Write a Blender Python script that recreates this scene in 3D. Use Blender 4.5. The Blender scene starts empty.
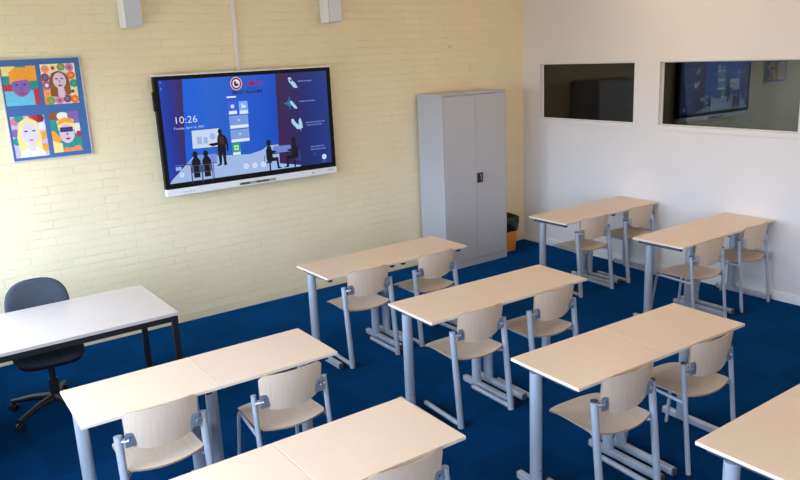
import bpy, bmesh, math, random
from mathutils import Vector, Matrix
random.seed(7)
PI = math.pi
sc = bpy.context.scene
COL = sc.collection

# ------------------------------------------------------------------ colours
def lin(c):
    c = c / 255.0
    return c / 12.92 if c <= 0.04045 else ((c + 0.055) / 1.055) ** 2.4
def S(r, g, b):
    return (lin(r), lin(g), lin(b), 1.0)

# ------------------------------------------------------------------ materials
def new_mat(name):
    m = bpy.data.materials.new(name)
    m.use_nodes = True
    nt = m.node_tree
    return m, nt, nt.nodes['Principled BSDF']
def link(nt, a, b):
    nt.links.new(a, b)
def coords(nt, scale=(1, 1, 1), out='Object'):
    tc = nt.nodes.new('ShaderNodeTexCoord')
    mp = nt.nodes.new('ShaderNodeMapping')
    mp.inputs['Scale'].default_value = scale
    link(nt, tc.outputs[out], mp.inputs['Vector'])
    return mp.outputs['Vector']
def ramp(nt, fac, stops, interp='LINEAR'):
    r = nt.nodes.new('ShaderNodeValToRGB')
    r.color_ramp.interpolation = interp
    el = r.color_ramp.elements
    while len(el) < len(stops):
        el.new(0.5)
    for e, (p, c) in zip(el, stops):
        e.position = p
        e.color = c
    link(nt, fac, r.inputs['Fac'])
    return r.outputs['Color']
def noise(nt, vec, scale, detail=3, rough=0.5):
    n = nt.nodes.new('ShaderNodeTexNoise')
    n.inputs['Scale'].default_value = scale
    n.inputs['Detail'].default_value = detail
    n.inputs['Roughness'].default_value = rough
    link(nt, vec, n.inputs['Vector'])
    return n.outputs['Fac']
def bump(nt, h, p, strength, dist=0.01):
    b = nt.nodes.new('ShaderNodeBump')
    b.inputs['Strength'].default_value = strength
    b.inputs['Distance'].default_value = dist
    link(nt, h, b.inputs['Height'])
    link(nt, b.outputs['Normal'], p.inputs['Normal'])
def shade(c, k):
    return (min(1, c[0] * k), min(1, c[1] * k), min(1, c[2] * k), 1)
def soft(name, col, rough=0.5, metal=0.0, var=0.06, scale=6, spec=0.5, bmp=0.0, bscale=200):
    """a plain painted or moulded surface with a faint mottling"""
    m, nt, p = new_mat(name)
    v = coords(nt)
    c = ramp(nt, noise(nt, v, scale), [(0.3, shade(col, 1 - var)), (0.7, shade(col, 1 + var))])
    link(nt, c, p.inputs['Base Color'])
    p.inputs['Roughness'].default_value = rough
    p.inputs['Metallic'].default_value = metal
    p.inputs['Specular IOR Level'].default_value = spec
    if bmp:
        bump(nt, noise(nt, v, bscale, 2), p, bmp, 0.002)
    return m
def wood(name, a, b, rough=0.4, stretch=(3, 60, 60), spec=0.4):
    m, nt, p = new_mat(name)
    v = coords(nt, stretch)
    f = noise(nt, v, 1.2, 4, 0.6)
    c = ramp(nt, f, [(0.3, a), (0.72, b)])
    link(nt, c, p.inputs['Base Color'])
    p.inputs['Roughness'].default_value = rough
    p.inputs['Specular IOR Level'].default_value = spec
    return m
def glow(name, col, k=1.0):
    """a patch of a lit screen"""
    m, nt, p = new_mat(name)
    p.inputs['Base Color'].default_value = (0.004, 0.004, 0.004, 1)
    p.inputs['Specular IOR Level'].default_value = 0.25
    p.inputs['Roughness'].default_value = 0.35
    p.inputs['Emission Color'].default_value = col
    p.inputs['Emission Strength'].default_value = k
    return m
def glow_ramp(name, stops, width, k=1.0):
    m, nt, p = new_mat(name)
    p.inputs['Base Color'].default_value = (0.004, 0.004, 0.004, 1)
    p.inputs['Specular IOR Level'].default_value = 0.25
    p.inputs['Roughness'].default_value = 0.35
    v = coords(nt, (1 / width, 1, 1))
    sx = nt.nodes.new('ShaderNodeSeparateXYZ')
    link(nt, v, sx.inputs[0])
    c = ramp(nt, sx.outputs['X'], [(a / width, b) for a, b in stops])
    link(nt, c, p.inputs['Emission Color'])
    p.inputs['Emission Strength'].default_value = k
    return m

def brick_material():
    m, nt, p = new_mat('painted brick')
    tc = nt.nodes.new('ShaderNodeTexCoord')
    sx = nt.nodes.new('ShaderNodeSeparateXYZ')
    cb = nt.nodes.new('ShaderNodeCombineXYZ')
    link(nt, tc.outputs['Object'], sx.inputs[0])
    link(nt, sx.outputs['X'], cb.inputs['X'])
    link(nt, sx.outputs['Z'], cb.inputs['Y'])
    br = nt.nodes.new('ShaderNodeTexBrick')
    br.inputs['Scale'].default_value = 1.0
    br.inputs['Brick Width'].default_value = 0.22
    br.inputs['Row Height'].default_value = 0.0725
    br.inputs['Mortar Size'].default_value = 0.006
    br.inputs['Mortar Smooth'].default_value = 0.8
    br.inputs['Bias'].default_value = -0.2
    br.inputs['Color1'].default_value = (0.860, 0.740, 0.480, 1)
    br.inputs['Color2'].default_value = (0.875, 0.760, 0.505, 1)
    br.inputs['Mortar'].default_value = (0.850, 0.730, 0.470, 1)
    link(nt, cb.outputs[0], br.inputs['Vector'])
    n1 = noise(nt, tc.outputs['Object'], 2.2, 4)
    mix = nt.nodes.new('ShaderNodeMix')
    mix.data_type = 'RGBA'
    mix.blend_type = 'MULTIPLY'
    mix.inputs['Factor'].default_value = 1.0
    link(nt, br.outputs['Color'], mix.inputs['A'])
    link(nt, ramp(nt, n1, [(0.25, (0.95, 0.95, 0.95, 1)), (0.75, (1, 1, 1, 1))]), mix.inputs['B'])
    link(nt, mix.outputs['Result'], p.inputs['Base Color'])
    p.inputs['Roughness'].default_value = 0.55
    # relief: joints sunk a little, brick faces uneven
    n2 = noise(nt, tc.outputs['Object'], 28, 3)
    ad = nt.nodes.new('ShaderNodeMath')
    ad.operation = 'MULTIPLY_ADD'
    ad.inputs[1].default_value = -1.0
    wear = ramp(nt, noise(nt, tc.outputs['Object'], 5.5, 2), [(0.35, (0.15, 0.15, 0.15, 1)), (0.70, (1.3, 1.3, 1.3, 1))])
    jm = nt.nodes.new('ShaderNodeMath')
    jm.operation = 'MULTIPLY'
    link(nt, br.outputs['Fac'], jm.inputs[0])
    link(nt, wear, jm.inputs[1])
    link(nt, jm.outputs[0], ad.inputs[0])
    link(nt, n2, ad.inputs[2])
    bump(nt, ad.outputs[0], p, 0.6, 0.005)
    return m
def carpet_material():
    m, nt, p = new_mat('blue carpet tiles')
    tc = nt.nodes.new('ShaderNodeTexCoord')
    ck = nt.nodes.new('ShaderNodeTexChecker')
    ck.inputs['Scale'].default_value = 2.0
    ck.inputs['Color1'].default_value = CARPET_A
    ck.inputs['Color2'].default_value = CARPET_B
    mp = nt.nodes.new('ShaderNodeMapping')
    mp.inputs['Location'].default_value = (0.1, 0.17, 0.013)
    link(nt, tc.outputs['Object'], mp.inputs['Vector'])
    link(nt, mp.outputs['Vector'], ck.inputs['Vector'])
    n = noise(nt, tc.outputs['Object'], 60, 4, 0.7)
    mix = nt.nodes.new('ShaderNodeMix')
    mix.data_type = 'RGBA'
    mix.blend_type = 'MULTIPLY'
    mix.inputs['Factor'].default_value = 1.0
    link(nt, ck.outputs['Color'], mix.inputs['A'])
    link(nt, ramp(nt, n, [(0.3, (0.75, 0.75, 0.78, 1)), (0.7, (1, 1, 1, 1))]), mix.inputs['B'])
    link(nt, mix.outputs['Result'], p.inputs['Base Color'])
    p.inputs['Roughness'].default_value = 0.95
    p.inputs['Specular IOR Level'].default_value = 0.0
    p.inputs['Sheen Weight'].default_value = 0.45
    p.inputs['Sheen Roughness'].default_value = 0.45
    p.inputs['Sheen Tint'].default_value = (0.02, 0.25, 0.70, 1)
    bump(nt, noise(nt, tc.outputs['Object'], 350, 2), p, 0.4, 0.004)
    return m
def glass_material():
    m = bpy.data.materials.new('window glass')
    m.use_nodes = True
    nt = m.node_tree
    nt.nodes.clear()
    out = nt.nodes.new('ShaderNodeOutputMaterial')
    mx = nt.nodes.new('ShaderNodeMixShader')
    fr = nt.nodes.new('ShaderNodeFresnel')
    fr.inputs['IOR'].default_value = 1.75
    tr = nt.nodes.new('ShaderNodeBsdfTransparent')
    tr.inputs['Color'].default_value = (0.72, 0.74, 0.72, 1)
    gl = nt.nodes.new('ShaderNodeBsdfGlossy')
    gl.inputs['Roughness'].default_value = 0.02
    link(nt, fr.outputs[0], mx.inputs[0])
    link(nt, tr.outputs[0], mx.inputs[1])
    link(nt, gl.outputs[0], mx.inputs[2])
    link(nt, mx.outputs[0], out.inputs['Surface'])
    return m

CARPET_A = (0.0012, 0.0175, 0.062, 1)
CARPET_B = (0.0008, 0.0115, 0.040, 1)
M = {}
M['brick'] = brick_material()
M['carpet'] = carpet_material()
M['glass'] = glass_material()
M['white wall'] = soft('white wall paint', (0.725, 0.685, 0.66, 1), 0.7, var=0.015, scale=1.5, spec=0.25, bmp=0.15, bscale=90)
M['ceiling'] = soft('ceiling paint', (0.80, 0.79, 0.76, 1), 0.9, var=0.02, spec=0.1)
M['white trim'] = soft('white trim paint', (0.80, 0.78, 0.74, 1), 0.4, var=0.02)
M['cream trim'] = soft('cream painted skirting', (0.80, 0.69, 0.445, 1), 0.5, var=0.03)
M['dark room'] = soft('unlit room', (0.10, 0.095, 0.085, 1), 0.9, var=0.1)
M['tabletop'] = wood('beech table laminate', (0.705, 0.525, 0.370, 1), (0.730, 0.548, 0.390, 1), 0.33, (5, 70, 70))
M['table edge'] = wood('table edge band', (0.68, 0.57, 0.46, 1), (0.72, 0.61, 0.50, 1), 0.4)
M['desk top'] = wood('pale desk laminate', (0.49, 0.42, 0.37, 1), (0.53, 0.455, 0.405, 1), 0.33, (2.5, 40, 40))
M['ply'] = wood('beech plywood', (0.620, 0.475, 0.350, 1), (0.700, 0.550, 0.420, 1), 0.42, (60, 4, 4))
M['ply edge'] = wood('plywood edge', (0.30, 0.20, 0.12, 1), (0.42, 0.29, 0.18, 1), 0.6, (4, 4, 200))
M['grey steel'] = soft('grey blue powder coat', (0.385, 0.42, 0.475, 1), 0.35, 0.2, 0.03)
M['bracket'] = soft('zinc bracket', (0.42, 0.47, 0.54, 1), 0.3, 0.7, 0.04)
M['black plastic'] = soft('black plastic', (0.012, 0.012, 0.014, 1), 0.45, var=0.1)
M['dark plastic and arm shade'] = soft('dark grey plastic and arm shade', (0.055, 0.06, 0.07, 1), 0.5, var=0.1)
M['black steel'] = soft('black steel', (0.008, 0.008, 0.009, 1), 0.4, var=0.1)
M['cabinet'] = soft('grey cabinet enamel', (0.46, 0.455, 0.475, 1), 0.38, var=0.02, scale=2)
M['chrome'] = soft('chrome', (0.6, 0.6, 0.6, 1), 0.2, 1.0, 0.03)
M['bin'] = soft('orange bin plastic', (0.72, 0.27, 0.035, 1), 0.4, var=0.05)
M['bag'] = soft('black bin bag', (0.010, 0.010, 0.011, 1), 0.28, var=0.2, scale=20)
M['upholstery'] = soft('charcoal upholstery', (0.045, 0.052, 0.066, 1), 0.95, var=0.2, scale=90, spec=0.15, bmp=0.4, bscale=400)
M['speaker'] = soft('white speaker shell', (0.80, 0.80, 0.80, 1), 0.4, var=0.02)
M['grille'] = soft('pale speaker grille', (0.48, 0.52, 0.60, 1), 0.45, 0.4, 0.08, scale=160)
M['screen white'] = soft('white screen frame', (0.80, 0.80, 0.82, 1), 0.35, var=0.02)
M['screen black'] = soft('black screen bezel', (0.006, 0.006, 0.007, 1), 0.5, var=0.05, spec=0.15)
M['trunking'] = soft('white cable trunking', (0.76, 0.74, 0.70, 1), 0.45, var=0.02)

# ------------------------------------------------------------------ mesh helpers
def add_box(bm, lo, hi, bev=0.0, segs=2):
    vs = [bm.verts.new((x, y, z)) for x in (lo[0], hi[0]) for y in (lo[1], hi[1]) for z in (lo[2], hi[2])]
    f = [(0, 1, 3, 2), (4, 6, 7, 5), (0, 4, 5, 1), (2, 3, 7, 6), (0, 2, 6, 4), (1, 5, 7, 3)]
    fs = [bm.faces.new([vs[i] for i in q]) for q in f]
    if bev:
        es = list({e for q in fs for e in q.edges})
        bmesh.ops.bevel(bm, geom=es, offset=bev, segments=segs, profile=0.5, affect='EDGES')
def box_bm(lo, hi, bev=0.0, segs=2):
    bm = bmesh.new()
    add_box(bm, lo, hi, bev, segs)
    return bm
def fillet(pts, r, n=5):
    pts = [Vector(p) for p in pts]
    out = [pts[0]]
    for a, b, c in zip(pts, pts[1:], pts[2:]):
        d1, d2 = (a - b), (c - b)
        k = min(r, d1.length * 0.45, d2.length * 0.45)
        p, q = b + d1.normalized() * k, b + d2.normalized() * k
        for i in range(n + 1):
            t = i / n
            out.append(p * (1 - t) ** 2 + b * 2 * t * (1 - t) + q * t * t)
    out.append(pts[-1])
    return out
def add_tube(bm, pts, r, segs=12, radii=None):
    pts = [Vector(p) for p in pts]
    t0 = (pts[1] - pts[0]).normalized()
    up = Vector((0, 0, 1)) if abs(t0.z) < 0.9 else Vector((1, 0, 0))
    n = t0.cross(up).normalized()
    rings = []
    for i, p in enumerate(pts):
        if i == 0: t = t0
        elif i == len(pts) - 1: t = (pts[i] - pts[i - 1]).normalized()
        else: t = ((pts[i + 1] - p).normalized() + (p - pts[i - 1]).normalized()).normalized()
        n = (n - t * n.dot(t)).normalized()
        b = t.cross(n)
        rr = radii[i] if radii else r
        rings.append([bm.verts.new(p + (n * math.cos(a) + b * math.sin(a)) * rr)
                      for a in [2 * PI * k / segs for k in range(segs)]])
    for A, B in zip(rings, rings[1:]):
        for k in range(segs):
            bm.faces.new((A[k], A[(k + 1) % segs], B[(k + 1) % segs], B[k]))
    bm.faces.new(list(reversed(rings[0])))
    bm.faces.new(rings[-1])
def tube_bm(pts, r, segs=12, radii=None):
    bm = bmesh.new()
    add_tube(bm, pts, r, segs, radii)
    return bm
def sheet_bm(fn, nu, nv, th, axis):
    """a curved panel: fn(u,v) gives its middle surface, th its thickness along axis; edge faces take slot 1"""
    bm = bmesh.new()
    ax = Vector(axis) * th / 2
    g = [[[bm.verts.new(Vector(fn(i / nu, j / nv)) + ax * s) for j in range(nv + 1)] for i in range(nu + 1)] for s in (1, -1)]
    for s in (0, 1):
        for i in range(nu):
            for j in range(nv):
                q = [g[s][i][j], g[s][i + 1][j], g[s][i + 1][j + 1], g[s][i][j + 1]]
                bm.faces.new(q if s == 0 else list(reversed(q)))
    rim = [(i, 0) for i in range(nu)] + [(nu, j) for j in range(nv)] + [(i, nv) for i in range(nu, 0, -1)] + [(0, j) for j in range(nv, 0, -1)]
    for (a, b) in zip(rim, rim[1:] + rim[:1]):
        f = bm.faces.new((g[0][a[0]][a[1]], g[1][a[0]][a[1]], g[1][b[0]][b[1]], g[0][b[0]][b[1]]))
        f.material_index = 1
    bmesh.ops.recalc_face_normals(bm, faces=bm.faces[:])
    return bm
def obj(name, bm, mats, parent=None, loc=(0, 0, 0), smooth=35):
    me = bpy.data.meshes.new(name)
    bm.normal_update()
    bm.to_mesh(me)
    bm.free()
    for m in (mats if isinstance(mats, (list, tuple)) else [mats]):
        me.materials.append(m if not isinstance(m, str) else M[m])
    if smooth:
        for p in me.polygons: p.use_smooth = True
        me.set_sharp_from_angle(angle=math.radians(smooth))
    o = bpy.data.objects.new(name, me)
    COL.objects.link(o)
    o.location = loc
    if parent: o.parent = parent
    if smooth == 35:
        wn = o.modifiers.new('even normals', 'WEIGHTED_NORMAL')
        wn.keep_sharp = True
    return o
def tag(o, label, cat, group=None):
    o['label'] = label
    o['category'] = cat
    if group: o['group'] = group
    return o
def thing(name, label, cat, loc=(0, 0, 0), rotz=0.0, group=None):
    o = bpy.data.objects.new(name, None)
    o.empty_display_size = 0.1
    COL.objects.link(o)
    o.location = loc
    o.rotation_euler = (0, 0, rotz)
    return tag(o, label, cat, group)
def struct(name, bm, m, parent=None, smooth=0):
    o = obj(name, bm, m, parent, smooth=smooth)
    if not parent: o['kind'] = 'structure'
    return o
def dup(src, loc, rotz, label):
    r = src.copy()
    COL.objects.link(r)
    r.location = loc
    r.rotation_euler = (0, 0, rotz)
    r['label'] = label
    for ch in list(src.children):
        c = ch.copy()
        COL.objects.link(c)
        c.parent = r
        for g in list(ch.children):
            d = g.copy()
            COL.objects.link(d)
            d.parent = c
    return r

# ------------------------------------------------------------------ the setting
# x runs along the brick wall (0 = white wall), y away from the room (0 = brick wall), z up
XL, YB, H = -6.98, -9.4, 3.25
def holed_wall(axis_pos, thick, a0, a1, holes, const_axis):
    """wall slab with rectangular holes; a = the horizontal axis along it; holes = (a0, a1, z0, z1)"""
    bm = bmesh.new()
    A = sorted({a0, a1, *[h[0] for h in holes], *[h[1] for h in holes]})
    Z = sorted({0.0, H, *[h[2] for h in holes], *[h[3] for h in holes]})
    def P(d, a, z):
        return (axis_pos + d, a, z) if const_axis == 'x' else (a, axis_pos + d, z)
    cache = {}
    def V(d, a, z):
        k = (d, a, z)
        if k not in cache: cache[k] = bm.verts.new(P(*k))
        return cache[k]
    def solid(i, j):
        if not (0 <= i < len(A) - 1 and 0 <= j < len(Z) - 1): return False
        ca, cz = (A[i] + A[i + 1]) / 2, (Z[j] + Z[j + 1]) / 2
        return not any(h[0] < ca < h[1] and h[2] < cz < h[3] for h in holes)
    for i in range(len(A) - 1):
        for j in range(len(Z) - 1):
            if not solid(i, j): continue
            for d in (0, thick):
                bm.faces.new((V(d, A[i], Z[j]), V(d, A[i + 1], Z[j]), V(d, A[i + 1], Z[j + 1]), V(d, A[i], Z[j + 1])))
            for di, dj, e in ((-1, 0, 'l'), (1, 0, 'r'), (0, -1, 'b'), (0, 1, 't')):
                if solid(i + di, j + dj): continue
                p, q = {'l': ((A[i], Z[j]), (A[i], Z[j + 1])), 'r': ((A[i + 1], Z[j]), (A[i + 1], Z[j + 1])),
                        'b': ((A[i], Z[j]), (A[i + 1], Z[j])), 't': ((A[i], Z[j + 1]), (A[i + 1], Z[j + 1]))}[e]
                bm.faces.new((V(0, *p), V(0, *q), V(thick, *q), V(thick, *p)))
    bmesh.ops.recalc_face_normals(bm, faces=bm.faces[:])
    return bm

struct('floor', box_bm((XL - 0.2, YB - 0.2, -0.1), (0.2, 0.2, 0.0)), 'carpet')
struct('ceiling', box_bm((XL - 0.2, YB - 0.2, H), (0.2, 0.2, H + 0.1)), 'ceiling')
struct('wall_back', box_bm((XL - 0.2, 0, 0), (0.2, 0.2, H)), 'brick')
struct('wall_front', box_bm((XL - 0.2, YB - 0.2, 0), (0.2, YB, H)), 'white wall')
WZ0, WZ1 = 1.556, 2.193
inner = [(-1.639, -0.285, WZ0, WZ1), (-3.385, -1.951, WZ0, WZ1)]
struct('wall_right', holed_wall(0.0, 0.16, YB, 0.0, inner, 'x'), 'white wall')
SILL, HEAD = 0.80, 2.45
outer = [(-2.50, -0.45, SILL, HEAD), (-4.90, -3.10, SILL, HEAD), (-7.60, -5.80, SILL, HEAD)]
struct('wall_left', holed_wall(XL - 0.25, 0.25, YB, 0.0, outer, 'x'), 'white wall')
struct('baseboard_right', box_bm((-0.014, YB, 0), (0, 0, 0.085), 0.003), 'white trim')
struct('baseboard_back', box_bm((XL, -0.006, 0), (-0.014, 0, 0.075), 0.001), 'cream trim')
struct('baseboard_left', box_bm((XL, YB, 0), (XL + 0.014, -0.012, 0.085), 0.003), 'white trim')

# the two internal windows in the white wall
def frame_bm(plane_lo, plane_hi, y0, y1, z0, z1, w):
    bm = bmesh.new()
    add_box(bm, (plane_lo, y0, z0), (plane_hi, y0 + w, z1), 0.003)
    add_box(bm, (plane_lo, y1 - w, z0), (plane_hi, y1, z1), 0.003)
    add_box(bm, (plane_lo, y0 + w, z0), (plane_hi, y1 - w, z0 + w), 0.003)
    add_box(bm, (plane_lo, y0 + w, z1 - w), (plane_hi, y1 - w, z1), 0.003)
    return bm
for n, (y0, y1, z0, z1) in enumerate(inner):
    w = bpy.data.objects.new('window_%d' % (n + 1), None)
    COL.objects.link(w)
    w['kind'] = 'structure'
    struct('window_frame', frame_bm(-0.004, 0.0, y0 - 0.05, y1 + 0.05, z0 - 0.05, z1 + 0.05, 0.05), 'white wall', w)
    struct('window_casing', frame_bm(0.040, 0.075, y0, y1, z0, z1, 0.008), 'white trim', w)
    pane = struct('window_pane', box_bm((-0.002, (y0 - y1) / 2 + 0.009, (z0 - z1) / 2 + 0.009), (0.002, (y1 - y0) / 2 - 0.009, (z1 - z0) / 2 - 0.009)), 'glass', w)
    pane.location = (0.055, (y0 + y1) / 2, (z0 + z1) / 2)
    if n: pane.rotation_euler = (0, math.radians(0.12), math.radians(-0.6))   # the wide pane sits a touch askew in its rebate
# the unlit room beyond them
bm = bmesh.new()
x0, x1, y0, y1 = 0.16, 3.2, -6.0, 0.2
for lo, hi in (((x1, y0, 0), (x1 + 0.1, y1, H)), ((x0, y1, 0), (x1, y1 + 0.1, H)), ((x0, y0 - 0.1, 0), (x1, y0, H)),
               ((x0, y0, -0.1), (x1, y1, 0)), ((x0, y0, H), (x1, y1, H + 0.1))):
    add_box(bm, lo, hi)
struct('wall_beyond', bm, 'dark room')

# outside windows in the left wall: frames with a mullion, panes
for n, (y0, y1, z0, z1) in enumerate(outer):
    w = bpy.data.objects.new('window_%d' % (n + 3), None)
    COL.objects.link(w)
    w['kind'] = 'structure'
    bm = frame_bm(XL - 0.16, XL - 0.10, y0, y1, z0, z1, 0.05)
    ym = (y0 + y1) / 2
    add_box(bm, (XL - 0.16, ym - 0.03, z0 + 0.05), (XL - 0.10, ym + 0.03, z1 - 0.05), 0.003)
    struct('window_frame', bm, 'white trim', w)
    struct('window_sill', box_bm((XL - 0.10, y0 + 0.002, z0 - 0.03), (XL + 0.10, y1 - 0.002, z0 + 0.0), 0.005), 'white trim', w)

# ------------------------------------------------------------------ student tables
TW, TD, TH = 0.7, 0.5, 0.757
def top_bm(w, d, z0, z1, bev=0.003):
    bm = box_bm((0, -d, z0), (w, 0, z1), bev)
    bm.normal_update()
    for f in bm.faces:
        f.material_index = 0 if abs(f.normal.z) > 0.9 else 1
    return bm
def make_table(label):
    t = thing('student_table', label, 'table', group='beech student tables')
    obj('tabletop', top_bm(TW - 0.002, TD, TH - 0.0185, TH), ['tabletop', 'table edge'], t)
    for lx in (0.055, TW - 0.057):
        leg = obj('leg', tube_bm([(lx, -0.14, 0.045), (lx, -0.14, TH - 0.05)], 0.034, 20), 'grey steel', t)
        b = obj('bolt', tube_bm([(lx, -0.172, 0.13), (lx, -0.1765, 0.13)], 0.005, 8), 'dark plastic and arm shade', leg)
        foot = obj('foot', box_bm((lx - 0.02, -0.525, 0.008), (lx + 0.02, 0.0, 0.052), 0.008), 'grey steel', t)
        obj('end_cap', box_bm((lx - 0.0205, -0.531, 0.006), (lx + 0.0205, -0.517, 0.0525), 0.006), 'dark plastic and arm shade', foot)
        obj('end_cap', box_bm((lx - 0.0205, -0.008, 0.006), (lx + 0.0205, 0.005, 0.0525), 0.006), 'dark plastic and arm shade', foot)
        obj('glide', tube_bm([(lx, -0.49, 0.0), (lx, -0.49, 0.012)], 0.016, 12), 'black plastic', foot)
        obj('glide', tube_bm([(lx, -0.03, 0.0), (lx, -0.03, 0.012)], 0.016, 12), 'black plastic', foot)
        arm = obj('support_arm', box_bm((lx - 0.017, -0.44, TH - 0.052), (lx + 0.017, -0.03, TH - 0.019), 0.006), 'dark plastic and arm shade', t)  # same steel as the legs; shade under the top is put into its colour
        obj('end_cap', box_bm((lx - 0.018, -0.452, TH - 0.054), (lx + 0.018, -0.436, TH - 0.019), 0.006), 'black plastic', arm)
    obj('cross_rail', box_bm((0.07, -0.155, TH - 0.05), (TW - 0.072, -0.125, TH - 0.019), 0.005), 'grey steel', t)
    return t
rows = [  # back left corner, rotation, label of the left table, label of the right table
    ((-3.990, -1.438), 0.000, 'student table below the big screen, row nearest the brick wall', 'student table before the grey cabinet, row nearest the brick wall'),
    ((-3.976, -2.733), -0.028, 'left table of the centre pair, second row from the brick wall', 'right table of the centre pair, second row from the brick wall'),
    ((-4.000, -3.949), -0.032, 'left table of the third centre pair, chair with thick dark-capped tubes behind it', 'right table of the third centre pair, thin four-legged chair behind it'),
    ((-6.062, -2.712), -0.015, 'left table of the pair standing in front of the black-framed desk', 'right table of the pair in front of the black-framed desk'),
    ((-6.133, -3.934), -0.006, 'left table of the nearest left pair, mostly cut by the photo bottom edge', 'right table of the nearest left pair, one chair back against it'),
    ((-1.410, -1.496), -0.002, 'student table nearest the orange bin, under the small window', 'student table touching the white wall under the small internal window'),
    ((-1.406, -2.747), 0.000, 'left table of the white-wall pair under the wide window', 'student table touching the white wall under the wide internal window'),
    ((-4.031, -5.098), 0.000, 'student table cut off in the bottom right corner of the photo', 'sliver of tabletop at the right photo edge above the bottom corner'),
]
first = None
for (x, y), rz, la, lb in rows:
    for k, lab in ((0, la), (1, lb)):
        lx = k * TW
        p = (x + lx * math.cos(rz), y + lx * math.sin(rz), 0)
        if first is None:
            first = make_table(lab)
            first.location = p
            first.rotation_euler = (0, 0, rz)
        else:
            dup(first, p, rz, lab)

# ------------------------------------------------------------------ school chairs
def backrest_fn(u, v):
    s = u * 2 - 1
    zb = 0.555 + 0.048 * abs(s) ** 3
    zt = 0.777 - 0.022 * max(0, (abs(s) - 0.82) / 0.18) ** 2
    z = zb + (zt - zb) * v
    x = s * (0.180 + 0.006 * v)
    y = 0.064 - 0.036 * (1 - s * s) - (z - 0.6) * 0.13
    return (x, y, z)
def seat_fn(u, v):
    s = u * 2 - 1
    hw = 0.201 - 0.012 * v
    edge = 1 - 0.06 * max(0, (v - 0.85) / 0.15) ** 2 - 0.08 * max(0, (0.12 - v) / 0.12) ** 2
    yb = 0.012 + 0.036 * s * s
    yf = 0.458 - 0.02 * s ** 4
    y = yb + (yf - yb) * v
    z = 0.452 + 0.012 * s * s * (1 - v) - 0.012 * math.sin(PI * min(1, v / 0.75)) * (1 - s * s) - 0.018 * max(0, (v - 0.72) / 0.28) ** 2
    return (s * hw * edge, y, z)
def make_chair(kind, label):
    runner = kind.startswith('runner')
    cap = 'dark plastic and arm shade' if kind.endswith('dark') else 'grey steel'
    t = thing('school_chair', label, 'chair', group='plywood school chairs')
    obj('seat', sheet_bm(seat_fn, 20, 20, 0.010, (0, 0, 1)), ['ply', 'ply edge'], t)
    obj('backrest', sheet_bm(backrest_fn, 22, 10, 0.010, (0, 1, 0)), ['ply', 'ply edge'], t)
    r = 0.0205 if runner else 0.0145
    top = 0.647 if runner else 0.662
    for s in (-1, 1):
        fx, tx = 0.214 * s, 0.212 * s
        lean = lambda z: 0.07 * z / 0.65
        if runner:
            obj('runner', tube_bm([(fx * 0.975, 0.41, 0.026), (fx, 0.004, 0.026)], 0.017, 14), 'grey steel', t)
        pts = [(fx, 0.0, 0.006), (tx, lean(top), top)]
        leg = obj('rear_leg', tube_bm(pts, r, 14), 'grey steel', t)
        d = Vector((0, 0.07 / 0.65, 1)).normalized()
        tp = Vector((tx, lean(top), top))
        obj('end_cap', tube_bm([tp - d * 0.003, tp + d * 0.006], r * 1.02, 14), cap, leg)
        if runner:
            obj('end_cap', tube_bm([(fx * 0.975, 0.405, 0.026), (fx * 0.975, 0.416, 0.026)], 0.0175, 14), 'dark plastic and arm shade', leg)
            for gy in (0.012, 0.36):
                obj('glide', box_bm((fx * 0.99 - 0.012, gy - 0.012, 0.0), (fx * 0.99 + 0.012, gy + 0.02, 0.010), 0.002), 'black plastic', leg)
            obj('seat_support', tube_bm(fillet([(tx, lean(0.43), 0.425), (0.15 * s, 0.13, 0.428), (0.135 * s, 0.41, 0.424)], 0.06), 0.0125, 12), 'grey steel', t)
        else:
            obj('glide', tube_bm([(fx, -0.001, 0.0), (fx, 0.0, 0.012)], r * 1.12, 12), 'black plastic', leg)
            fl = obj('front_leg', tube_bm(fillet([(0.195 * s, 0.475, 0.006), (0.178 * s, 0.425, 0.428), (tx, lean(0.43), 0.430)], 0.05), 0.011, 12), 'grey steel', t)
            obj('glide', tube_bm([(0.195 * s, 0.475, 0.0), (0.195 * s, 0.475, 0.012)], 0.013, 12), 'black plastic', fl)
        # bracket from the tube to the back of the panel
        bx = 0.166 * s
        bm = bmesh.new()
        yy = backrest_fn((bx / 0.1825 + 1) / 2, 0.4)[1] - 0.0075
        lo, hi = sorted((bx - 0.030 * s, bx + 0.022 * s))
        add_box(bm, (lo, yy - 0.004, 0.592), (hi, yy + 0.004, 0.668), 0.006)
        o = obj('bracket', bm, 'bracket', t)
        add = tube_bm([(bx, yy - 0.002, 0.628), (0.212 * s, 0.062, 0.622)], 0.010, 10)
        obj('bracket_arm', add, 'bracket', o)
        obj('screw', tube_bm([(bx - 0.004 * s, yy - 0.003, 0.645), (bx - 0.004 * s, yy - 0.007, 0.645)], 0.005, 10), 'chrome', o)
    obj('seat_cross_bar', tube_bm([(-0.150, 0.14, 0.428), (0.150, 0.14, 0.428)], 0.009, 10), 'grey steel', t)
    return t
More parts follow.
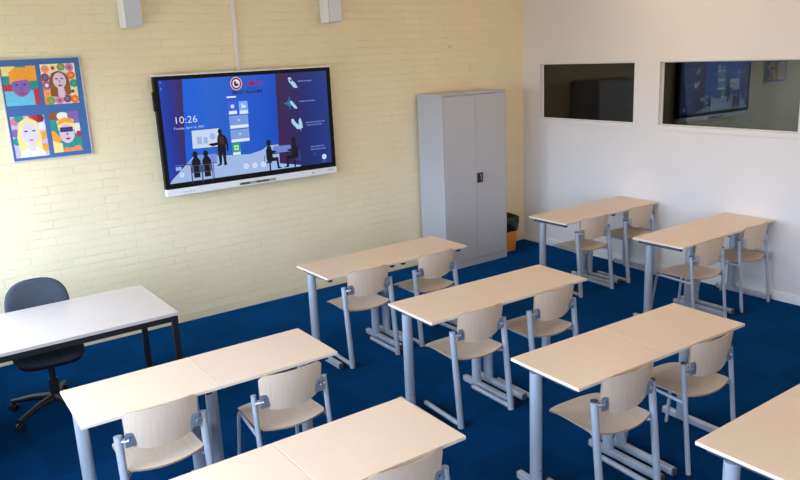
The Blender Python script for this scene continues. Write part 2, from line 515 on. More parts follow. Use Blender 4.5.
chairs = [
    ('runner', -3.641, -2.012, -0.035, 'plywood school chair under the left table of the brick-wall row'),
    ('runner', -2.960, -2.012, 0.000, 'plywood school chair facing the grey cabinet, behind the right table of the brick-wall row'),
    ('runner', -3.614, -3.306, -0.045, 'left plywood chair of the centre row, runner feet in full view on the carpet'),
    ('runner', -2.975, -3.352, -0.030, 'right plywood chair of the centre row, feet hidden by the table in front'),
    ('runner dark', -3.686, -4.526, -0.075, 'plywood chair with thick dark-capped tubes in the nearest right row'),
    ('four dark', -2.985, -4.556, -0.050, 'thin four-legged plywood chair at the right end of the third centre row'),
    ('runner', -5.705, -3.288, -0.033, 'pale plywood chair at the left table before the black-framed desk'),
    ('four', -5.012, -3.342, -0.040, 'pale plywood chair with a slim front leg, second along the pair before the desk'),
    ('runner', -5.080, -4.505, -0.030, 'plywood chair showing only its back top at the bottom photo edge'),
    ('runner dark', -1.050, -2.072, -0.060, 'left plywood chair under the small internal window, nearer the cabinet'),
    ('runner dark', -0.345, -2.075, -0.030, 'plywood chair beside the white wall under the small internal window'),
    ('four dark', -1.090, -3.330, -0.040, 'slim four-legged chair at the left table under the wide window'),
    ('four dark', -0.347, -3.305, -0.020, 'slim four-legged chair beside the white wall under the wide window'),
]
proto = {}
for kind, x, y, rz, lab in chairs:
    if kind not in proto:
        proto[kind] = make_chair(kind, lab)
        proto[kind].location = (x, y, 0)
        proto[kind].rotation_euler = (0, 0, rz)
    else:
        dup(proto[kind], (x, y, 0), rz, lab)

# ------------------------------------------------------------------ teacher's desk
d = thing('teacher_desk', 'long pale desk with a black steel frame along the brick wall', 'desk', (-5.122, -1.005, 0))
DW, DD, DH = 1.8, 0.847, 0.743
bm = box_bm((-DW, -DD, DH - 0.024), (0, 0, DH), 0.003)
obj('desktop', bm, 'desk top', d)
for lx in (-0.045, -DW + 0.005):
    for ly in (-0.045, -DD + 0.005):
        leg = obj('leg', box_bm((lx, ly, 0.012), (lx + 0.04, ly + 0.04, DH - 0.025), 0.003), 'black steel', d)
        obj('glide', tube_bm([(lx + 0.02, ly + 0.02, 0), (lx + 0.02, ly + 0.02, 0.014)], 0.018, 12), 'black plastic', leg)
for ly in (-0.040, -DD + 0.01):
    obj('frame_rail', box_bm((-DW + 0.046, ly, DH - 0.066), (-0.046, ly + 0.03, DH - 0.0245), 0.003), 'black steel', d)
for lx in (-0.040, -DW + 0.01):
    obj('frame_rail', box_bm((lx, -DD + 0.046, DH - 0.066), (lx + 0.03, -0.046, DH - 0.0245), 0.003), 'black steel', d)

# ------------------------------------------------------------------ office chair
c = thing('office_chair', 'charcoal swivel chair on a black star base behind the pale desk', 'chair', (-5.87, -1.20, 0), PI - 0.06)
def cushion(nu, nv, hx, hy, hz, center, e=3.2, bend=0.0, up='z'):
    bm = bmesh.new()
    rings = []
    for i in range(nv + 1):
        ph = -PI / 2 + PI * i / nv
        k = max(1e-4, abs(math.cos(ph)) ** 0.45)
        w = math.copysign(abs(math.sin(ph)) ** 0.8, math.sin(ph))
        ring = []
        for j in range(nu):
            th = 2 * PI * j / nu
            cx = math.copysign(abs(math.cos(th)) ** (2 / e), math.cos(th))
            cy = math.copysign(abs(math.sin(th)) ** (2 / e), math.sin(th))
            a, b = cx * hx * k, cy * hy * k
            h = w * hz + bend * (a / hx) ** 2
            p = (a, b, h) if up == 'z' else (a, h, b)
            ring.append(bm.verts.new(Vector(p) + Vector(center)))
        rings.append(ring)
    for A, B in zip(rings, rings[1:]):
        for j in range(nu):
            bm.faces.new((A[j], A[(j + 1) % nu], B[(j + 1) % nu], B[j]))
    bm.faces.new(list(reversed(rings[0])))
    bm.faces.new(rings[-1])
    bmesh.ops.recalc_face_normals(bm, faces=bm.faces[:])
    return bm
obj('seat', cushion(40, 12, 0.235, 0.245, 0.038, (0, 0.0, 0.452), 3.0), 'upholstery', c, smooth=80)
obj('seat_shell', cushion(40, 8, 0.222, 0.232, 0.018, (0, 0.0, 0.418), 3.0), 'black plastic', c, smooth=80)
bk = obj('backrest', cushion(40, 12, 0.218, 0.225, 0.034, (0, 0, 0), 2.7, bend=0.045, up='y'), 'upholstery', c, smooth=80)
bk.location = (0, -0.285, 0.70)
bk.rotation_euler = (math.radians(8), 0, 0)
obj('back_support', box_bm((-0.035, -0.345, 0.40), (0.035, -0.328, 0.72), 0.006), 'black plastic', c)
obj('support_bar', box_bm((-0.035, -0.34, 0.385), (0.035, 0.04, 0.403), 0.005), 'black plastic', c)
obj('gas_cylinder', tube_bm([(0, 0, 0.09), (0, 0, 0.25), (0, 0, 0.251), (0, 0, 0.40)], 0.03, 18, [0.033, 0.033, 0.022, 0.022]), 'black plastic', c)
lv = obj('height_lever', tube_bm([(0.03, 0.06, 0.392), (0.19, 0.08, 0.388)], 0.006, 8), 'black steel', c)
for k in range(5):
    a = math.radians(-35 + 72 * k)
    ex, ey = math.cos(a), math.sin(a)
    arm = obj('base_arm', tube_bm([(0, 0, 0.115), (ex * 0.17, ey * 0.17, 0.105), (ex * 0.335, ey * 0.335, 0.072)], 0.02, 10, [0.032, 0.023, 0.017]), 'black plastic', c)
    n = Vector((-ey, ex, 0))
    q = Vector((ex * 0.33, ey * 0.33, 0.027))
    bm = bmesh.new()
    add_tube(bm, [q - n * 0.024, q - n * 0.006], 0.027, 18)
    add_tube(bm, [q + n * 0.006, q + n * 0.024], 0.027, 18)
    add_tube(bm, [q - n * 0.02, q + n * 0.02], 0.010, 10)
    add_tube(bm, [q + Vector((0, 0, 0.0)), q + Vector((0, 0, 0.05))], 0.008, 10)
    obj('caster', bm, 'black plastic', arm)

# ------------------------------------------------------------------ steel cabinet
CX0, CX1, CY0, CY1, CH = -1.648, -0.736, -0.467, -0.023, 1.948
cb = thing('steel_cabinet', 'tall grey two-door steel cabinet against the brick wall', 'cabinet', (CX0, CY1, 0))
W, D = CX1 - CX0, CY1 - CY0
bm = bmesh.new()
add_box(bm, (0, -D + 0.004, 0.075), (0.018, 0, CH), 0.002)
add_box(bm, (W - 0.018, -D + 0.004, 0.075), (W, 0, CH), 0.002)
add_box(bm, (0.018, -0.012, 0.075), (W - 0.018, 0, CH), 0.0)
add_box(bm, (0.018, -D + 0.004, CH - 0.022), (W - 0.018, -0.012, CH), 0.002)
add_box(bm, (0.018, -D + 0.012, 0.075), (W - 0.018, -0.012, 0.095), 0.0)
obj('carcass', bm, 'cabinet', cb)
obj('plinth', box_bm((0, -D + 0.004, 0), (W, 0, 0.074), 0.002), 'cabinet', cb)
half = (W - 0.044) / 2
for k in (0, 1):
    a = 0.021 + k * (half + 0.002)
    dr = obj('door', box_bm((a, -D, 0.079), (a + half, -D + 0.018, CH - 0.026), 0.0035), 'cabinet', cb)
    if k == 1:
        h = obj('lock_handle', box_bm((a + 0.006, -D - 0.012, 0.945), (a + 0.088, -D - 0.0005, 1.058), 0.006), 'black plastic', dr)
        h['label'] = 'black handle plate with a chrome grip'
        hx = a + 0.05
        # grip is one mesh lying in the plate
        g = tube_bm([(hx, -D - 0.012, 0.965), (hx, -D - 0.019, 0.99), (hx, -D - 0.019, 1.02), (hx - 0.012, -D - 0.012, 1.043)], 0.008, 10)
        gm = obj('grip', g, 'chrome', dr)
# ------------------------------------------------------------------ waste bin
b = thing('waste_bin', 'orange waste bin with a black bag, between the cabinet and the corner', 'bin', (-0.555, -0.205, 0))
def square_loft(levels, e=5.0, n=48, wob=0.0, seed=1, open_top=False):
    rnd = random.Random(seed)
    bm = bmesh.new()
    rings = []
    for z, hx, hy in levels:
        ring = []
        for j in range(n):
            th = 2 * PI * j / n
            k = 1 + wob * (math.sin(7 * th + z * 40) * 0.5 + math.sin(13 * th + 1 + z * 25) * 0.5 + rnd.uniform(-0.4, 0.4))
            x = math.copysign(abs(math.cos(th)) ** (2 / e), math.cos(th)) * hx * k
            y = math.copysign(abs(math.sin(th)) ** (2 / e), math.sin(th)) * hy * k
            ring.append(bm.verts.new((x, y, z + wob * 0.15 * math.sin(5 * th + z * 60))))
        rings.append(ring)
    for A, B in zip(rings, rings[1:]):
        for j in range(n):
            bm.faces.new((A[j], A[(j + 1) % n], B[(j + 1) % n], B[j]))
    bm.faces.new(list(reversed(rings[0])))
    if not open_top: bm.faces.new(rings[-1])
    bmesh.ops.recalc_face_normals(bm, faces=bm.faces[:])
    return bm
obj('body', square_loft([(0, 0.105, 0.115), (0.01, 0.108, 0.12), (0.40, 0.136, 0.150), (0.40, 0.130, 0.143), (0.02, 0.102, 0.112)], 6), 'bin', b)
bg = obj('bin_bag', square_loft([(0.25, 0.138, 0.150), (0.30, 0.145, 0.160), (0.36, 0.150, 0.168), (0.415, 0.152, 0.170), (0.43, 0.140, 0.155), (0.41, 0.115, 0.125), (0.30, 0.105, 0.115), (0.1, 0.09, 0.1)], 4, 64, 0.05, 3), 'bag', b, smooth=60)
bg['label'] = 'black plastic bag folded over the rim'

# ------------------------------------------------------------------ wall speakers
def make_speaker(label):
    t = thing('wall_speaker', label, 'speaker', group='white wall speakers')
    bm = box_bm((0, -0.175, 0), (0.155, -0.012, 0.42), 0.012, 3)
    obj('housing', bm, 'speaker', t)
    obj('grille', box_bm((0.008, -0.190, 0.010), (0.147, -0.174, 0.412), 0.006), 'grille', t)
    obj('wall_bracket', box_bm((0.05, -0.014, 0.12), (0.105, 0.0, 0.30), 0.003), 'speaker', t)
    return t
sp = make_speaker('white box speaker high on the brick wall, above and left of the screen')
sp.location = (-4.750, 0, 2.704)
dup(sp, (-2.800, 0, 2.718), 0, 'white box speaker high on the brick wall, above the right end of the screen')

# ------------------------------------------------------------------ cable trunking and wall fittings
t = tag(obj('cable_trunking', box_bm((-0.018, -0.022, 2.27), (0.018, 0, H), 0.004), 'trunking', loc=(-3.712, 0, 0)),
        'white cable trunking running up the brick wall from the screen', 'trunking')
t = tag(obj('wall_cover_plate', tube_bm([(0, 0, 0), (0, -0.012, 0), (0, -0.014, 0)], 0.042, 24, [0.042, 0.042, 0.036]), 'cream trim', loc=(-0.838, 0, 2.185)),
        'small round cream cover plate on the brick wall above the cabinet', 'cover plate')
t = tag(obj('wall_hook', tube_bm([(0, 0, 0), (0, -0.025, 0), (0, -0.035, 0.02)], 0.008, 10), 'trunking', loc=(-1.155, 0, 2.437)),
        'tiny white wall plug up on the brick wall above the cabinet', 'hook')

# ------------------------------------------------------------------ flat artwork helpers
def poly_bm(bm, pts, y, mi=0):
    f = bm.faces.new([bm.verts.new((p[0], y, p[1])) for p in pts])
    f.normal_update()
    if f.normal.y > 0: f.normal_flip()
    f.material_index = mi
def ell(cx, cz, rx, rz, n=24, a0=0, a1=2 * PI):
    return [(cx + rx * math.cos(a0 + (a1 - a0) * k / n), cz + rz * math.sin(a0 + (a1 - a0) * k / n)) for k in range(n if abs(a1 - a0 - 2 * PI) < 1e-6 else n + 1)]
def rect(x0, z0, x1, z1):
    return [(x0, z0), (x1, z0), (x1, z1), (x0, z1)]

# ------------------------------------------------------------------ framed children's portraits
PX, PZ = -5.726, 1.680
PW, PH = 0.616, 0.812
po = thing('framed_poster', 'blue framed board with four colourful child-painted portraits on the brick wall', 'picture', (PX, 0, PZ))
bm = bmesh.new()
for lo, hi in (((0, -0.024, 0), (0.008, 0, PH)), ((PW - 0.008, -0.024, 0), (PW, 0, PH)), ((0.008, -0.024, 0), (PW - 0.008, 0, 0.008)), ((0.008, -0.024, PH - 0.008), (PW - 0.008, 0, PH))):
    add_box(bm, lo, hi, 0.002)
obj('frame', bm, soft('pale picture frame', (0.62, 0.63, 0.66, 1), 0.35, 0.3, 0.03), po)
obj('backing_board', box_bm((0.008, -0.018, 0.008), (PW - 0.008, -0.004, PH - 0.008)), soft('blue card', S(62, 105, 165), 0.6, var=0.04), po)
paint = {}
def PM(rgb):
    if rgb not in paint:
        paint[rgb] = soft('paint %d' % len(paint), S(*rgb), 0.7, var=0.05, scale=40, spec=0.2)
    return paint[rgb]
def drawing(x0, z0, x1, z1, layers, label):
    bm = bmesh.new()
    mats, w, h = [], x1 - x0, z1 - z0
    for k, (rgb, pts) in enumerate(layers):
        m = PM(rgb)
        if m not in mats: mats.append(m)
        poly_bm(bm, [(x0 + min(1, max(0, u)) * w, z0 + min(1, max(0, v)) * h) for u, v in pts], -0.0186 - 0.00025 * k, mats.index(m))
    o = obj('painted_portrait', bm, mats, po, smooth=0)
    o['label'] = label
OR, YE, PU, TE, RE, LB, WH, BR, GR, PI_ = (250, 165, 60), (250, 225, 150), (140, 105, 180), (50, 150, 145), (190, 60, 70), (110, 195, 225), (240, 238, 232), (150, 90, 55), (90, 175, 110), (225, 130, 150)
SK, LV, DK = (225, 200, 215), (205, 190, 225), (60, 50, 90)
drawing(0.018, 0.446, 0.268, 0.754, [
    (TE, rect(0, 0.35, 1, 1)), (YE, rect(0, 0.76, 0.4, 1)), (OR, rect(0.7, 0.62, 1, 1)), (RE, rect(0, 0.38, 0.3, 0.55)),
    (LB, rect(0, 0, 0.85, 0.38)), (RE, rect(0.85, 0, 1, 0.42)), (LB, [(0.1, 0.05), (0.8, 0.05), (0.72, 0.35), (0.2, 0.35)]),
    (PU, rect(0.4, 0.25, 0.6, 0.4)), (PU, ell(0.5, 0.47, 0.27, 0.25)), (OR, [(0.2, 0.55), (0.2, 0.85), (0.4, 0.97), (0.65, 0.97), (0.8, 0.85), (0.8, 0.55), (0.73, 0.66), (0.3, 0.62)]),
    (DK, ell(0.38, 0.53, 0.05, 0.018, 12)), (DK, ell(0.62, 0.53, 0.05, 0.018, 12)), ((120, 80, 160), [(0.47, 0.4), (0.55, 0.4), (0.51, 0.5)]), (RE, ell(0.51, 0.3, 0.13, 0.03, 14))],
    'portrait with orange hair and a purple face')
spots = []
rs = random.Random(5)
cl = [OR, YE, GR, PI_, (160, 60, 110), (240, 120, 50), PU, TE]
for k, (u, v) in enumerate([(0.14, 0.88), (0.36, 0.9), (0.6, 0.92), (0.84, 0.9), (0.1, 0.68), (0.86, 0.7), (0.12, 0.48), (0.92, 0.5), (0.1, 0.28), (0.85, 0.3), (0.18, 0.1), (0.42, 0.09), (0.66, 0.12), (0.88, 0.1)]):
    spots.append((cl[k % len(cl)], ell(u, v, 0.12, 0.10, 16)))
    spots.append((cl[(k + 3) % len(cl)], ell(u, v, 0.055, 0.045, 12)))
drawing(0.303, 0.438, 0.566, 0.760, [(WH, rect(0, 0, 1, 1)), ((240, 140, 60), rect(0, 0, 0.18, 0.62))] + spots + [
    (BR, [(0.2, 0.2), (0.2, 0.62), (0.3, 0.78), (0.5, 0.83), (0.68, 0.76), (0.78, 0.6), (0.8, 0.25), (0.66, 0.2), (0.6, 0.4), (0.42, 0.4), (0.4, 0.18)]),
    (SK, rect(0.43, 0.16, 0.6, 0.42)), (SK, ell(0.5, 0.58, 0.19, 0.2)), (DK, ell(0.42, 0.63, 0.045, 0.016, 12)), (DK, ell(0.58, 0.63, 0.045, 0.016, 12)), (RE, ell(0.5, 0.46, 0.07, 0.022, 12)), (PU, rect(0.485, 0.53, 0.515, 0.6))],
    'portrait with long brown hair among coloured circles')
spots = []
for k, (u, v) in enumerate([(0.12, 0.88), (0.85, 0.92), (0.9, 0.72), (0.1, 0.6), (0.12, 0.4), (0.88, 0.5), (0.9, 0.2), (0.1, 0.2), (0.25, 0.95), (0.66, 0.95)]):
    spots.append(([PI_, (140, 50, 60), WH, PU, TE, OR, OR, LV, TE, RE][k], ell(u, v, 0.14, 0.1, 14)))
drawing(0.025, 0.030, 0.277, 0.362, [(LV, rect(0, 0, 1, 1))] + spots + [
    (YE, [(0.15, 0.1), (0.12, 0.5), (0.22, 0.85), (0.5, 0.98), (0.75, 0.85), (0.84, 0.5), (0.82, 0.15)]), (WH, [(0.12, 0), (0.18, 0.14), (0.42, 0.24), (0.66, 0.24), (0.86, 0.14), (0.92, 0)]),
    ((226, 214, 232), rect(0.4, 0.15, 0.62, 0.4)), ((226, 214, 232), ell(0.5, 0.57, 0.25, 0.27)), (DK, ell(0.4, 0.63, 0.06, 0.018, 12)), (DK, ell(0.63, 0.63, 0.06, 0.018, 12)), (PI_, ell(0.52, 0.41, 0.08, 0.025, 12))],
    'portrait with pale blond hair and a white collar')
drawing(0.315, 0.042, 0.542, 0.371, [
    (TE, rect(0, 0, 1, 1)), (BR, rect(0, 0.82, 0.28, 1)), (WH, ell(0.45, 0.9, 0.2, 0.1)), (PU, rect(0.62, 0.72, 1, 1)), (WH, rect(0.8, 0.45, 1, 0.7)), (OR, [(0, 0.2), (0.35, 0.3), (0.1, 0.55), (0, 0.55)]), (YE, [(0, 0), (0.32, 0), (0.32, 0.22), (0, 0.3)]),
    (RE, rect(0.85, 0.35, 1, 0.5)), ((240, 140, 90), [(0.3, 0), (1, 0), (0.92, 0.14), (0.4, 0.12)]), (TE, rect(0.45, 0.1, 0.72, 0.3)), (YE, [(0.25, 0.55), (0.22, 0.78), (0.5, 0.88), (0.8, 0.8), (0.8, 0.55)]), (OR, [(0.22, 0.68), (0.3, 0.8), (0.5, 0.85), (0.72, 0.82), (0.82, 0.7), (0.5, 0.74)]),
    (SK, ell(0.52, 0.46, 0.26, 0.24)), ((60, 60, 120), rect(0.3, 0.5, 0.74, 0.62)), (PU, [(0.48, 0.42), (0.58, 0.42), (0.53, 0.5)]), (RE, ell(0.53, 0.33, 0.09, 0.026, 12))],
    'portrait with a blue mask and yellow hair')

# ------------------------------------------------------------------ interactive screen
SX, SZ, SW, SH = -4.548, 1.233, 1.770, 1.074
iw = thing('interactive_screen', 'large interactive screen showing a blue classroom graphic on the brick wall', 'screen', (SX, -0.1, SZ))
obj('rear_housing', box_bm((0.02, 0.012, 0.03), (SW - 0.02, 0.085, SH - 0.03), 0.01), 'screen black', iw)
obj('wall_mount', box_bm((0.6, 0.083, 0.3), (1.2, 0.1, 0.8), 0.004), 'dark plastic and arm shade', iw)
bm = bmesh.new()
add_box(bm, (0.0, -0.002, 0.062), (0.039, 0.06, SH - 0.012), 0.004)
add_box(bm, (SW - 0.046, -0.002, 0.062), (SW, 0.06, SH - 0.012), 0.004)
add_box(bm, (0.04, -0.002, 0.060), (SW - 0.04, 0.06, 0.112), 0.0)
add_box(bm, (0.04, -0.002, SH - 0.046), (SW - 0.04, 0.06, SH - 0.010), 0.0)
obj('bezel', bm, 'screen black', iw)
obj('top_trim', box_bm((0.0, -0.004, SH - 0.014), (SW, 0.06, SH), 0.004), 'screen white', iw)
bar = obj('control_bar', box_bm((0, -0.016, 0), (SW, 0.06, 0.063), 0.006), 'screen white', iw)
obj('side_grip', box_bm((-0.012, 0.01, 0.76), (0.002, 0.06, 0.93), 0.006), 'screen black', iw)
pp = obj('port_panel', box_bm((0.695, -0.0185, 0.012), (1.075, -0.0155, 0.038), 0.002), soft('grey port panel', (0.35, 0.36, 0.38, 1), 0.4), bar)
for a, q in ((0.705, 0.80), (0.87, 1.0)):
    obj('port_slot', box_bm((a, -0.0195, 0.017), (q, -0.0175, 0.033), 0.001), 'dark plastic and arm shade', bar)
obj('sensor', box_bm((1.482, -0.0185, 0.026), (1.500, -0.0155, 0.038), 0.002), 'dark plastic and arm shade', bar)
for k in range(4):
    obj('indicator', box_bm((0.148 + 0.03 * k, -0.0175, 0.022), (0.160 + 0.03 * k, -0.0155, 0.032), 0.001), soft('grey mark %d' % k, (0.35, 0.37, 0.42, 1), 0.4), bar)
obj('corner_badge', box_bm((1.665, -0.0175, 0.036), (1.735, -0.0155, 0.044), 0.001), soft('grey badge', (0.3, 0.31, 0.34, 1), 0.4), bar)
# the lit picture; its own origin is the lower left corner of the image
IW, IH = 1.703, 0.972
disp_parent = None
GB = [(0.0, S(30, 64, 175)), (0.10, S(32, 48, 140)), (0.19, S(58, 40, 96)), (0.222, S(50, 38, 96))]
GM = [(0.18, S(10, 92, 215)), (0.45, S(38, 98, 205)), (0.75, S(34, 88, 195)), (1.0, S(18, 80, 196)), (1.135, S(10, 72, 188))]
GR_ = [(1.11, S(58, 28, 72)), (1.2, S(52, 32, 82)), (1.35, S(34, 34, 98)), (1.55, S(26, 46, 122)), (1.70, S(30, 54, 130))]
m1, m2, m3 = glow_ramp('screen left panel', GB, IW), glow_ramp('screen centre panel', GM, IW), glow_ramp('screen right panel', GR_, IW)
bm = bmesh.new()
def quad(pts, mi):
    f = bm.faces.new([bm.verts.new((p[0], 0, p[1])) for p in pts])
    f.normal_update()
    if f.normal.y > 0: f.normal_flip()
    f.material_index = mi
B0, B1 = 0.042, 0.958
quad([(0.008, B0), (0.168, B0), (0.222, B1), (0.008, B1)], 0)
quad([(0.168, B0), (1.108, B0), (1.136, B1), (0.222, B1)], 1)
quad([(1.108, B0), (IW - 0.008, B0), (IW - 0.008, B1), (1.136, B1)], 2)
disp = obj('display', bm, [m1, m2, m3], iw, (0.0305, -0.0005, 0.0685), smooth=0)
gl = {}
def GL(rgb):
    if rgb not in gl: gl[rgb] = glow('screen tone %d' % len(gl), S(*rgb))
    return gl[rgb]
def pic(name, layers, base=0):
    bm = bmesh.new()
    mats = []
    for k, (rgb, pts) in enumerate(layers):
        m = GL(rgb)
        if m not in mats: mats.append(m)
        poly_bm(bm, pts, -0.0006 - 0.0004 * (base + k), mats.index(m))
    return obj(name, bm, mats, disp, smooth=0)
def text(name, s, x, z, size, rgb, align='LEFT', base=3, bold=0.0, sx=1.0, space=1.0):
    cu = bpy.data.curves.new(name, 'FONT')
    cu.body = s
    cu.size = size
    cu.align_x = align
    cu.offset = bold
    cu.resolution_u = 3
    cu.space_character = space
    tmp = bpy.data.objects.new(name, cu)
    COL.objects.link(tmp)
    dg = bpy.context.evaluated_depsgraph_get()
    me = bpy.data.meshes.new_from_object(tmp.evaluated_get(dg))
    bpy.data.objects.remove(tmp)
    bpy.data.curves.remove(cu)
    for v in me.vertices:
        v.co = (v.co.x * sx + x, -0.0006 - 0.0004 * base, v.co.y + z)
    me.materials.clear()
    me.materials.append(GL(rgb))
    o = bpy.data.objects.new(name, me)
    COL.objects.link(o)
    o.parent = disp
    return o
FL, NA = (158, 184, 228), (14, 14, 26)
pic('floor_graphic', [(FL, [(0.008, 0.045), (0.03, 0.075), (0.26, 0.275), (0.50, 0.245), (0.80, 0.225), (0.93, 0.25), (1.0, 0.285), (1.11, 0.285), (1.107, 0.10), (1.34, 0.055), (1.33, 0.042), (0.008, 0.042)])])
W1 = (222, 232, 248)
text('clock_text', '10:26', 0.104, 0.572, 0.090, (235, 240, 255), bold=-0.0012, sx=1.12)
text('date_text', 'Tuesday, April 12, 2022', 0.098, 0.521, 0.0275, (205, 216, 248), space=1.06)
RD = (150, 22, 46)
pic('logo_graphic', [((235, 225, 235), ell(0.731, 0.890, 0.057, 0.060)), (RD, ell(0.731, 0.890, 0.052, 0.055)), ((225, 228, 240), ell(0.731, 0.890, 0.036, 0.038)), ((40, 40, 70), [(0.731, 0.89), (0.731, 0.917)] + ell(0.731, 0.89, 0.024, 0.025, 20, PI / 2, 2 * PI))], 1)
text('logo_text', 'LIMID', 0.803, 0.861, 0.068, RD, bold=0.0003, sx=1.05, space=1.14)
pic('logo_underline', [((70, 40, 100), rect(0.83, 0.838, 0.93, 0.843))], 1)
text('product_text', 'SMART Board MX', 0.680, 0.793, 0.044, (30, 28, 70), bold=0.0008, sx=0.93)
pic('heading_line', [((225, 232, 250), rect(0.624, 0.764, 0.716, 0.778))], 1)
BL2 = (58, 92, 225)
def tile(name, x0, z0, x1, z1, rgb, lab_h, icon):
    cx, cz = (x0 + x1) / 2, (z0 + lab_h + z1) / 2
    L = [(rgb, rect(x0, z0, x1, z1)), (W1, rect(x0 + 0.004, z0 + 0.004, x1 - 0.004, z0 + lab_h))]
    if icon == 'disc': L.append(((205, 222, 250), ell(cx, cz, 0.018, 0.018, 16)))
    if icon == 'dot': L.append(((190, 212, 245), ell(cx, cz, 0.010, 0.010, 12)))
    if icon == 'bars': L += [((225, 240, 252), rect(cx - 0.018, cz - 0.018, cx - 0.006, cz + 0.022)), ((225, 240, 252), rect(cx - 0.001, cz - 0.018, cx + 0.02, cz + 0.006))]
    if icon == 'grid': L += [((225, 245, 230), rect(cx - 0.02, cz - 0.022, cx - 0.003, cz + 0.022)), ((225, 245, 230), rect(cx + 0.003, cz - 0.022, cx + 0.02, cz + 0.022)), (rgb, rect(cx - 0.014, cz - 0.006, cx + 0.014, cz + 0.006))]
    pic(name, L, 1)
tile('app_tile', 0.628, 0.610, 0.716, 0.727, BL2, 0.034, 'disc')
tile('app_tile', 0.736, 0.606, 0.826, 0.727, (120, 170, 245), 0.034, 'bars')
tile('app_tile', 0.628, 0.478, 0.818, 0.600, (118, 152, 218), 0.032, 'dot')
tile('app_tile', 0.628, 0.350, 0.816, 0.470, (122, 156, 220), 0.030, 'dot')
tile('app_tile', 0.632, 0.229, 0.714, 0.343, (40, 165, 85), 0.030, 'grid')
pic('whiteboard_graphic', [((60, 60, 110), [(0.247, 0.328), (0.514, 0.325), (0.527, 0.505), (0.252, 0.506)]), ((198, 214, 242), [(0.252, 0.335), (0.508, 0.332), (0.521, 0.498), (0.258, 0.499)]),
    ((160, 178, 220), rect(0.30, 0.37, 0.345, 0.44)), ((160, 178, 220), rect(0.36, 0.37, 0.40, 0.43)), ((165, 182, 222), ell(0.45, 0.43, 0.03, 0.03, 14))], 1)
pic('table_graphic', [((120, 140, 215), [(0.175, 0.200), (0.29, 0.275), (0.475, 0.268), (0.468, 0.192)]), (NA, [(0.175, 0.200), (0.468, 0.190), (0.468, 0.183), (0.175, 0.193)]), (NA, rect(0.212, 0.03, 0.218, 0.2)), (NA, rect(0.425, 0.04, 0.431, 0.19))], 1)
pic('teacher_silhouette', [(NA, ell(0.524, 0.468, 0.020, 0.026, 16)),
    (NA, [(0.512, 0.447), (0.536, 0.447), (0.566, 0.425), (0.585, 0.40), (0.596, 0.33), (0.588, 0.275), (0.576, 0.28), (0.577, 0.33), (0.568, 0.36), (0.567, 0.285), (0.485, 0.285), (0.492, 0.37), (0.45, 0.352), (0.415, 0.366), (0.405, 0.358), (0.44, 0.338), (0.487, 0.345), (0.495, 0.42)]),
    (NA, [(0.488, 0.29), (0.528, 0.29), (0.518, 0.19), (0.512, 0.158), (0.465, 0.150), (0.470, 0.160), (0.492, 0.172)]), (NA, [(0.525, 0.29), (0.566, 0.29), (0.560, 0.19), (0.566, 0.155), (0.535, 0.148), (0.535, 0.2)]),
    ((60, 38, 34), [(0.503, 0.42), (0.556, 0.42), (0.558, 0.345), (0.505, 0.345)])], 4)
for cx, cz in ((0.266, 0.27), (0.367, 0.268)):
    pic('pupil_silhouette', [(NA, ell(cx, cz + 0.012, 0.024, 0.030, 16)), (NA, [(cx - 0.035, cz - 0.115), (cx - 0.04, cz - 0.05), (cx - 0.015, cz - 0.01), (cx + 0.018, cz - 0.01), (cx + 0.045, cz - 0.05), (cx + 0.04, cz - 0.115)]),
        ((70, 85, 130), rect(cx - 0.052, cz - 0.155, cx + 0.05, cz - 0.085)), (NA, rect(cx - 0.025, cz - 0.15, cx + 0.025, cz - 0.09)), (NA, rect(cx - 0.03, cz - 0.2, cx + 0.03, cz - 0.155)),
        ((60, 70, 110), rect(cx - 0.052, cz - 0.245, cx - 0.045, cz - 0.1)), ((60, 70, 110), rect(cx + 0.043, cz - 0.245, cx + 0.05, cz - 0.1))], 4)
pic('table_graphic', [((110, 130, 205), [(1.03, 0.205), (1.055, 0.272), (1.235, 0.268), (1.26, 0.205)]), (NA, rect(1.03, 0.197, 1.25, 0.205)), (NA, rect(1.20, 0.06, 1.206, 0.2))], 2)
for s, cx in ((1, 1.005), (-1, 1.275)):
    pic('seated_silhouette', [(NA, ell(cx, 0.312, 0.024, 0.030, 16)), (NA, [(cx - 0.035 * s, 0.15), (cx - 0.035 * s, 0.24), (cx - 0.012 * s, 0.288), (cx + 0.018 * s, 0.28), (cx + 0.03 * s, 0.235), (cx + 0.075 * s, 0.225), (cx + 0.075 * s, 0.212), (cx + 0.03 * s, 0.205), (cx + 0.035 * s, 0.15)]),
        (NA, [(cx - 0.03 * s, 0.165), (cx + 0.09 * s, 0.165), (cx + 0.095 * s, 0.07), (cx + 0.13 * s, 0.055), (cx + 0.075 * s, 0.052), (cx + 0.068 * s, 0.13), (cx - 0.03 * s, 0.13)]),
        ((75, 90, 140), rect(*sorted((cx - 0.06 * s, cx - 0.052 * s))[:1], 0.10, sorted((cx - 0.06 * s, cx - 0.052 * s))[1], 0.20)), ((60, 65, 105), rect(min(cx - 0.05 * s, cx + 0.02 * s), 0.115, max(cx - 0.05 * s, cx + 0.02 * s), 0.13)), (NA, rect(cx - 0.012, 0.045, cx + 0.004, 0.13))], 4)
for cx, cz in ((0.752, 0.116), (0.842, 0.114), (0.933, 0.113)):
    pic('round_button', [((215, 228, 248), ell(cx, cz, 0.027, 0.027, 20)), ((196, 214, 244), ell(cx, cz, 0.020, 0.020, 20))], 9)
pic('round_button', [((210, 225, 250), ell(1.607, 0.109, 0.026, 0.027, 20)), ((150, 180, 235), ell(1.607, 0.109, 0.008, 0.008, 10))], 9)
pic('round_button', [((205, 222, 248), ell(0.124, 0.112, 0.022, 0.022, 20)), ((185, 205, 242), ell(0.124, 0.112, 0.012, 0.012, 14))], 9)
